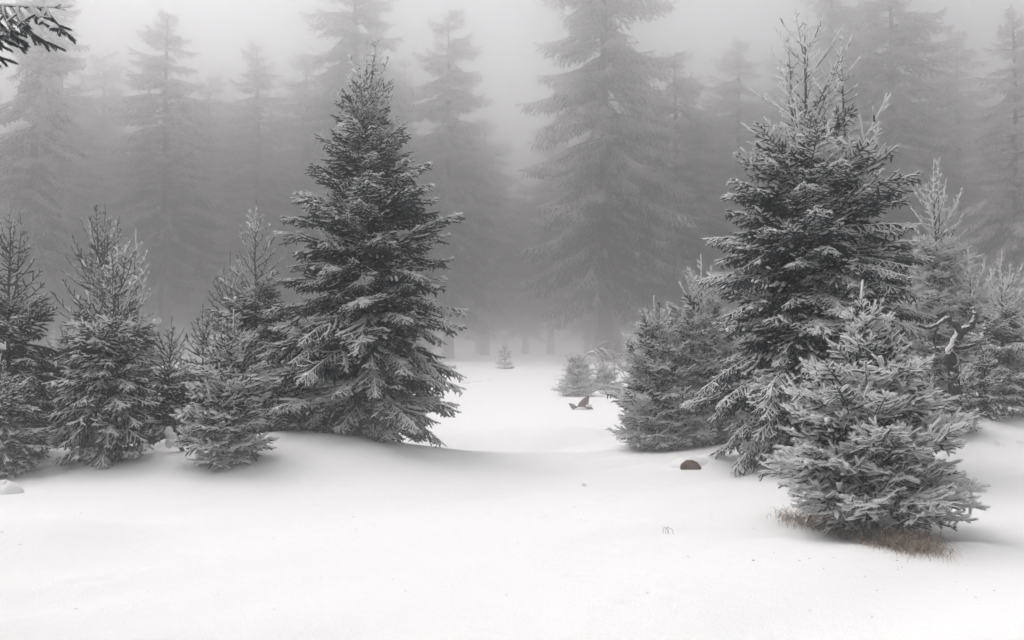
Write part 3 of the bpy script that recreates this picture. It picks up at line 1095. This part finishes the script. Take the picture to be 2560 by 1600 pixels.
o = link('bough', bough_mesh('overhead', 2.12, 4242), nb_root, (0.04, 0, p.z - nb_root.location.z - 0.01))
o.rotation_euler = (0.1, 0.0, 0.0)
o.color = (0.62, 0, 0, 1)

# ------------------------------------------------------------------ crooked dead tree on the bank
def crooked_tree():
    Y = 14.2
    b = at_depth(2388, 985, Y)
    b.z = gz(b.x, b.y) - 0.1
    root = link('crooked_tree', None, None, b)
    tag(root, 'crooked dark dead tree with snow along its curled limbs', 'dead tree')
    r = np.random.default_rng(9)
    g = Geo()
    snow = Geo()

    def limb(pp, r0, r1, n=9):
        pts = np.array([list(at_depth(x, y, Y + dy) - b) for x, y, dy in pp])
        q = np.linspace(0, len(pts) - 1, 4 * len(pts))
        P = np.stack([np.interp(q, np.arange(len(pts)), pts[:, i]) for i in range(3)], 1)
        P[1:-1] = (P[:-2] + 2 * P[1:-1] + P[2:]) / 4
        P[1:-1] += r.normal(0, 0.008, P[1:-1].shape)
        tube(g, P, np.linspace(r0, r1, len(P)), n, 0, 0.18, r)
        rad = np.linspace(r0, r1, len(P))
        for i in range(len(P) - 1):
            d = P[i + 1] - P[i]
            if abs(d[2]) / np.linalg.norm(d) < 0.7 and r.random() < 0.65:
                snow_pad(snow, (P[i] + P[i + 1]) / 2 + np.array([0, 0, rad[i] * 0.85]), d, np.linalg.norm(d) * 0.8, rad[i] * 0.6, rad[i] * 0.3 + 0.006, r, 0)
    limb([(2392, 1010, 0), (2386, 940, 0), (2372, 885, 0), (2390, 850, 0.05), (2405, 825, 0.05), (2428, 815, 0.0), (2440, 790, 0), (2432, 768, 0.05)], 0.10, 0.028)
    limb([(2400, 828, 0), (2380, 805, -0.1), (2362, 796, -0.15), (2345, 812, -0.2), (2318, 822, -0.2), (2296, 812, -0.25)], 0.045, 0.016)
    limb([(2345, 812, -0.2), (2336, 840, -0.2), (2338, 870, -0.15)], 0.022, 0.010)
    limb([(2374, 890, 0), (2400, 870, 0.2), (2440, 862, 0.3)], 0.05, 0.02)
    link('trunk', g.mesh('trunk', [M_DARK]), root)
    link('snow_cap', snow.mesh('snow_cap', [M_CLUMP]), root)
    for i in range(7):
        t = Geo()
        x, y = r.uniform(2325, 2400), r.uniform(840, 930)
        p = np.array(at_depth(x, y, Y - 0.1) - b)
        pts = [p]
        dd = np.array([r.uniform(-1, 1), r.uniform(-0.5, 0.2), r.uniform(-0.6, 0.8)])
        for k in range(6):
            dd = dd / np.linalg.norm(dd) + r.normal(0, 0.35, 3)
            pts.append(pts[-1] + dd / np.linalg.norm(dd) * 0.055)
        tube(t, pts, np.linspace(0.009, 0.004, 7), 5, 0)
        link('twig', t.mesh('twig', [M_RIME]), root)


crooked_tree()

# ------------------------------------------------------------------ stump, broken root, boulders, arched twig
def stump():
    c = on_ground(1727, 1172)
    root = link('log_end', None, None, (c.x, c.y, c.z))
    root.scale = (0.78, 0.78, 0.78)
    tag(root, 'brown rotten log end poking out of the snow under a white cap', 'log')
    r = np.random.default_rng(4)
    g = Geo()
    pts = [(0, -0.06, -0.03), (0.004, -0.05, -0.028), (0.01, 0.1, -0.02), (0.05, 0.4, -0.01)]
    tube(g, pts, [0.125, 0.145, 0.150, 0.15], 22, 0, 0.04, r)
    for a in g.v:
        a[:, 0] *= 1.15
        a[:, 2] *= 0.9
    link('wood', g.mesh('wood', [M_ROT]), root)
    s = Geo()
    n, m = 26, 12
    V, F = [], []
    for i in range(m + 1):
        for j in range(n):
            a, q = 2 * math.pi * j / n, i / m
            rx, ry = 0.46, 0.34
            rr = math.sin(q * math.pi / 2)
            V.append((0.06 + rx * rr * math.cos(a) * (1.25 if math.cos(a) > 0 else 0.72), 0.37 + ry * rr * math.sin(a),
                      0.0 + 0.150 * math.cos(q * math.pi / 2) ** 0.8 + r.normal(0, 0.003) - 0.05 * q))
    for i in range(m):
        for j in range(n):
            a, b = i * n + j, i * n + (j + 1) % n
            F += [(a, a + n, b + n), (a, b + n, b)]
    s.add(V, F, 0, sm=True)
    link('snow_cap', s.mesh('snow_cap', [M_SNOW]), root)


stump()


def root_wood():
    c = on_ground(1450, 1024)
    root = link('broken_root', None, None, (c.x, c.y, c.z - 0.02))
    tag(root, 'broken dark forked root sticking up out of the snowy track', 'root')
    r = np.random.default_rng(5)
    k = c.y / FPX
    for pts, rad in (([(0, 0, 0), (8, 4, 14), (16, 2, 26), (22, 0, 34)], (0.09, 0.10, 0.075, 0.02)),
                     ([(0, 0, 0), (-12, 0, 5), (-20, 2, 12), (-27, 0, 17)], (0.08, 0.07, 0.05, 0.012)),
                     ([(4, 5, 0), (16, 6, 8), (26, 6, 5), (32, 6, 0)], (0.07, 0.06, 0.05, 0.04))):
        g = Geo()
        tube(g, np.array(pts) * k, rad, 9, 0, 0.15, r)
        link('root_prong', g.mesh('root_prong', [M_ROT]), root)
    s = Geo()
    snow_pad(s, np.array((0, -3, 4)) * k, (1, 0, 0), 0.16, 0.10, 0.06, r, 0)
    snow_pad(s, np.array((22, 0, 12)) * k, (1, 0, 0), 0.10, 0.08, 0.04, r, 0)
    link('snow_cap', s.mesh('snow_cap', [M_CLUMP]), root)


root_wood()


def snow_rock(px, py, w, h, label, seed, dark=0.35, Y=None):
    r = np.random.default_rng(seed)
    c = on_ground(px, py) if Y is None else at_depth(px, py, Y)
    if Y is not None:
        c.z = gz(c.x, c.y)
    root = link('rock', None, None, (c.x, c.y, c.z - 0.25 * h))
    tag(root, label, 'rock', 'snow-covered rocks')

    def dome(g, k, zoff, flat, mat):
        n, m = 22, 10
        V, F = [], []
        for i in range(m + 1):
            for j in range(n):
                a, q = 2 * math.pi * j / n, i / m
                th = q * math.pi * flat
                wob = 1 + 0.10 * math.sin(2 * a + seed) + 0.06 * math.sin(3 * a + seed * 2.1 + 2 * q) + r.normal(0, 0.008)
                V.append((k * w * 0.5 * math.sin(th) * math.cos(a) * wob, k * w * 0.45 * math.sin(th) * math.sin(a) * wob, zoff + h * k * math.cos(th) * wob))
        for i in range(m):
            for j in range(n):
                a, b = i * n + j, i * n + (j + 1) % n
                F += [(a, a + n, b + n), (a, b + n, b)]
        g.add(V, F, 0, sm=True)
    g = Geo()
    dome(g, 1.0, -0.05, 0.75, 0)
    link('stone', g.mesh('stone', [M_ROT]), root)
    g = Geo()
    dome(g, 1.10, -0.03, dark, 0)
    link('snow_cap', g.mesh('snow_cap', [M_SNOW]), root)


snow_rock(142, 1078, 0.34, 0.20, 'round snow-capped rock between the two-leader spruce and the bushy skirted spruce', 1, 0.42)
snow_rock(18, 1232, 0.30, 0.17, 'small dark clod under a snow cap at the edge of the clearing', 2, 0.37)
snow_rock(1572, 945, 0.75, 0.24, 'low brown hummock under snow behind the spiked small spruce', 3, 0.33)
snow_rock(85, 1120, 0.50, 0.28, 'snow-buried hump at the foot of the two-leader spruce', 4, 0.5)


def snow_stick():
    c = on_ground(436, 1130)
    root = link('bent_stick', None, None, (c.x, c.y, c.z))
    tag(root, 'bent stick carrying a thick blob of snow before the small dark spruce', 'stick')
    r = np.random.default_rng(8)
    g = Geo()
    tube(g, [(0.14, 0, -0.05), (0.08, 0, 0.06), (0.0, 0, 0.12), (-0.06, 0, 0.20), (-0.08, 0, 0.28)], [0.028, 0.026, 0.024, 0.02, 0.015], 8, 0, 0.1, r)
    link('stem', g.mesh('stem', [M_DARK]), root)
    for x, y, z, a, h in ((-0.07, -0.01, 0.25, 0.075, 0.07), (-0.03, -0.01, 0.19, 0.085, 0.075), (0.06, -0.01, 0.10, 0.11, 0.045), (-0.06, -0.02, 0.12, 0.06, 0.08)):
        s = Geo()
        V, F = unit_blob()
        V = V * r.uniform(0.75, 1.2, (len(V), 1))
        s.add(V * np.array([a, a * 0.9, h]) + np.array([x, y, z]), F, 0, sm=True)
        o = link('snow_blob', s.mesh('snow_blob', [M_SNOW]), root)
        md = o.modifiers.new('round', 'SUBSURF')
        md.levels = md.render_levels = 2


snow_stick()


def arched_twig():
    Y = 31.0
    b = at_depth(1455, 960, Y)
    b.z = gz(b.x, b.y)
    root = link('arched_sapling', None, None, b)
    tag(root, 'rimed sapling bent over into an arch above the little spruces', 'sapling')
    r = np.random.default_rng(12)
    arch = [(1452, 965), (1452, 905), (1470, 882), (1500, 872), (1522, 880), (1535, 905), (1536, 930)]
    g = Geo()
    P = np.array([list(at_depth(x, y, Y) - b) for x, y in arch])
    tube(g, P, np.linspace(0.03, 0.012, len(P)), 6, 0)
    link('stem', g.mesh('stem', [M_RIME]), root)
    for i in range(44):
        q = r.uniform(0.2, 0.98) * (len(P) - 1)
        k = int(q)
        p = P[k] + (P[min(k + 1, len(P) - 1)] - P[k]) * (q - k)
        dd = np.array([r.uniform(0.1, 1), r.normal(0, 0.6), r.uniform(0.0, 0.9)])
        pts = [p]
        for j in range(6):
            dd = dd / np.linalg.norm(dd) + np.array([0.08, 0, -0.34]) + r.normal(0, 0.08, 3)
            pts.append(pts[-1] + dd / np.linalg.norm(dd) * r.uniform(0.07, 0.11))
        g = Geo()
        tube(g, pts, np.linspace(0.018, 0.010, 7), 5, 0)
        link('twig', g.mesh('twig', [M_RIME]), root)


arched_twig()

# ------------------------------------------------------------------ dry grass
def blades(name, label, spots, seed, kind=None, parent=None):
    """spots: (x, y, count, length, spread)"""
    r = np.random.default_rng(seed)
    g = Geo()
    for x, y, n, ln, sp in spots:
        for i in range(n):
            bx, by = x + r.normal(0, sp), y + r.normal(0, sp)
            p = np.array([bx, by, gz(bx, by) - 0.01])
            a = r.uniform(0, 6.28)
            d = np.array([math.cos(a) * 0.55, math.sin(a) * 0.55 - 0.25, 0.9])
            l = ln * r.uniform(0.5, 1.2)
            w = r.uniform(0.0016, 0.0034)
            s = np.array([-math.sin(a), math.cos(a), 0]) * w
            V = []
            k = 6
            for j in range(k + 1):
                V += [p - s * (1 - j / (k + 0.6)), p + s * (1 - j / (k + 0.6))]
                d = d / np.linalg.norm(d) + np.array([0, 0, -0.30 - 0.08 * j]) + r.normal(0, 0.07, 3)
                if p[2] < gz(p[0], p[1]) + 0.012 and j > 2:
                    d[2] = abs(d[2]) * 0.1
                p = p + d / np.linalg.norm(d) * l / k
            F = []
            for j in range(k):
                q = j * 2
                F += [(q, q + 1, q + 3), (q, q + 3, q + 2)]
            g.add(V, F, 0)
    o = link(name, g.mesh(name, [M_GRASS]))
    tag(o, label, 'grass', kind=kind)
    return o


fx = on_ground(2200, 1352)
sp = []
rg = np.random.default_rng(21)
for px, py, n in ((1985, 1300, 60), (2030, 1315, 90), (2070, 1325, 70), (2110, 1340, 80), (2160, 1352, 70), (2210, 1362, 80), (2260, 1372, 110), (2300, 1378, 90), (2335, 1384, 40),
                  (2130, 1318, 60), (2220, 1335, 60), (2290, 1345, 60), (2050, 1296, 60)):
    q = on_ground(px, py)
    sp.append((q.x, q.y + 0.06, int(n * 2.2), 0.30, 0.075))
blades('dry_grass', 'matted brown dry grass around the foot of the small bushy spruce', sp, 31, 'stuff')
for lab, pts in (('thin dry grass tuft beside the tallest spruce on the track', ((1165, 958, 60), (1195, 955, 50), (1215, 953, 30))),
                 ('sparse dry stalks on the far stretch of the track', ((1150, 918, 40), (1200, 915, 40), (1260, 920, 40), (1330, 922, 30))),
                 ('withered shrub tuft before the little pale spruce', ((1393, 950, 60), (1398, 940, 30))),
                 ('few dry stalks poking through snow on the bank', ((2505, 1112, 14), (2552, 1108, 18)))):
    s2 = []
    for px, py, n in pts:
        q = on_ground(px, py)
        s2.append((q.x, q.y, n, 0.22 if q.y > 20 else 0.10, 0.12 if q.y > 20 else 0.05))
    blades('grass_tuft', lab, s2, len(lab), 'stuff')


def twig_in_snow(px, py, label, size, seed):
    c = on_ground(px, py)
    r = np.random.default_rng(seed)
    g = Geo()
    for k in range(3):
        a = r.uniform(-0.6, 0.6)
        pts = [(k * size * 0.3, 0, -0.02), (k * size * 0.3 - size * 0.1, 0.01, size * 0.5), (k * size * 0.3 + a * size * 0.3, 0.0, size * 0.9), (k * size * 0.3 + size * 0.5, -0.02, size * 0.6),
               (k * size * 0.3 + size * 0.62, -0.02, -0.01)]
        pts = np.array(pts)[: 5 if k != 1 else 3]
        tube(g, pts, np.full(len(pts), 0.0016), 5, 0)
    o = link('dry_stalk', g.mesh('dry_stalk', [M_ROT]), None, (c.x, c.y, c.z))
    tag(o, label, 'stalk')


twig_in_snow(1660, 1334, 'thin looped dry stalk alone on the open snow', 0.06, 1)
twig_in_snow(1457, 1216, 'tiny dark twig tip breaking the snow on the clearing', 0.035, 2)

def fallen_bits():
    r = np.random.default_rng(71)
    g = Geo()
    for i in range(150):
        px, py = r.uniform(0, 2560), 1180 + 400 * r.uniform(0, 1)
        c = on_ground(px, py) if i % 3 else on_ground(r.normal(2200, 330), r.uniform(1380, 1480))
        a, l = r.uniform(0, 6.28), r.uniform(0.004, 0.013)
        d = np.array([math.cos(a), math.sin(a), r.uniform(-0.2, 0.4)]) * l
        tube(g, [np.array(c) - d + [0, 0, 0.002], np.array(c) + d + [0, 0, 0.003]], [0.0016, 0.001], 4, 0)
    o = link('fallen_needles', g.mesh('fallen_needles', [M_ROT]))
    tag(o, 'scattered fallen needles and bark crumbs on the snow', 'litter', kind='stuff')


fallen_bits()

# ------------------------------------------------------------------ fog
def haze():
    x, y0, y1, z0, z1 = 250.0, -60.0, 400.0, -2.0, 50.0
    V = [(-x, y0, z0), (x, y0, z0), (x, y1, z0), (-x, y1, z0), (-x, y0, z1), (x, y0, z1), (x, y1, z1), (-x, y1, z1)]
    F = [(0, 2, 1), (0, 3, 2), (4, 5, 6), (4, 6, 7), (0, 1, 5), (0, 5, 4), (1, 2, 6), (1, 6, 5), (2, 3, 7), (2, 7, 6), (3, 0, 4), (3, 4, 7)]
    m = bpy.data.materials.new('fog')
    m.use_nodes = True
    nt = m.node_tree
    for n in list(nt.nodes):
        nt.nodes.remove(n)
    out = nt.nodes.new('ShaderNodeOutputMaterial')
    v = nt.nodes.new('ShaderNodeVolumePrincipled')
    v.inputs['Color'].default_value = (*HAZE_COLOR, 1)
    v.inputs['Density'].default_value = HAZE_DENSITY
    v.inputs['Anisotropy'].default_value = 0.95
    nt.links.new(v.outputs[0], out.inputs['Volume'])
    o = link('haze', mesh_from('haze', np.array(V), np.array(F), [m]))
    o['kind'] = 'stuff'
    o['label'] = 'pale winter fog filling the clearing and the wood'


haze()
print('boughs', NB, 'objects', len(bpy.data.objects), 'tris', sum(len(m.polygons) for m in bpy.data.meshes))
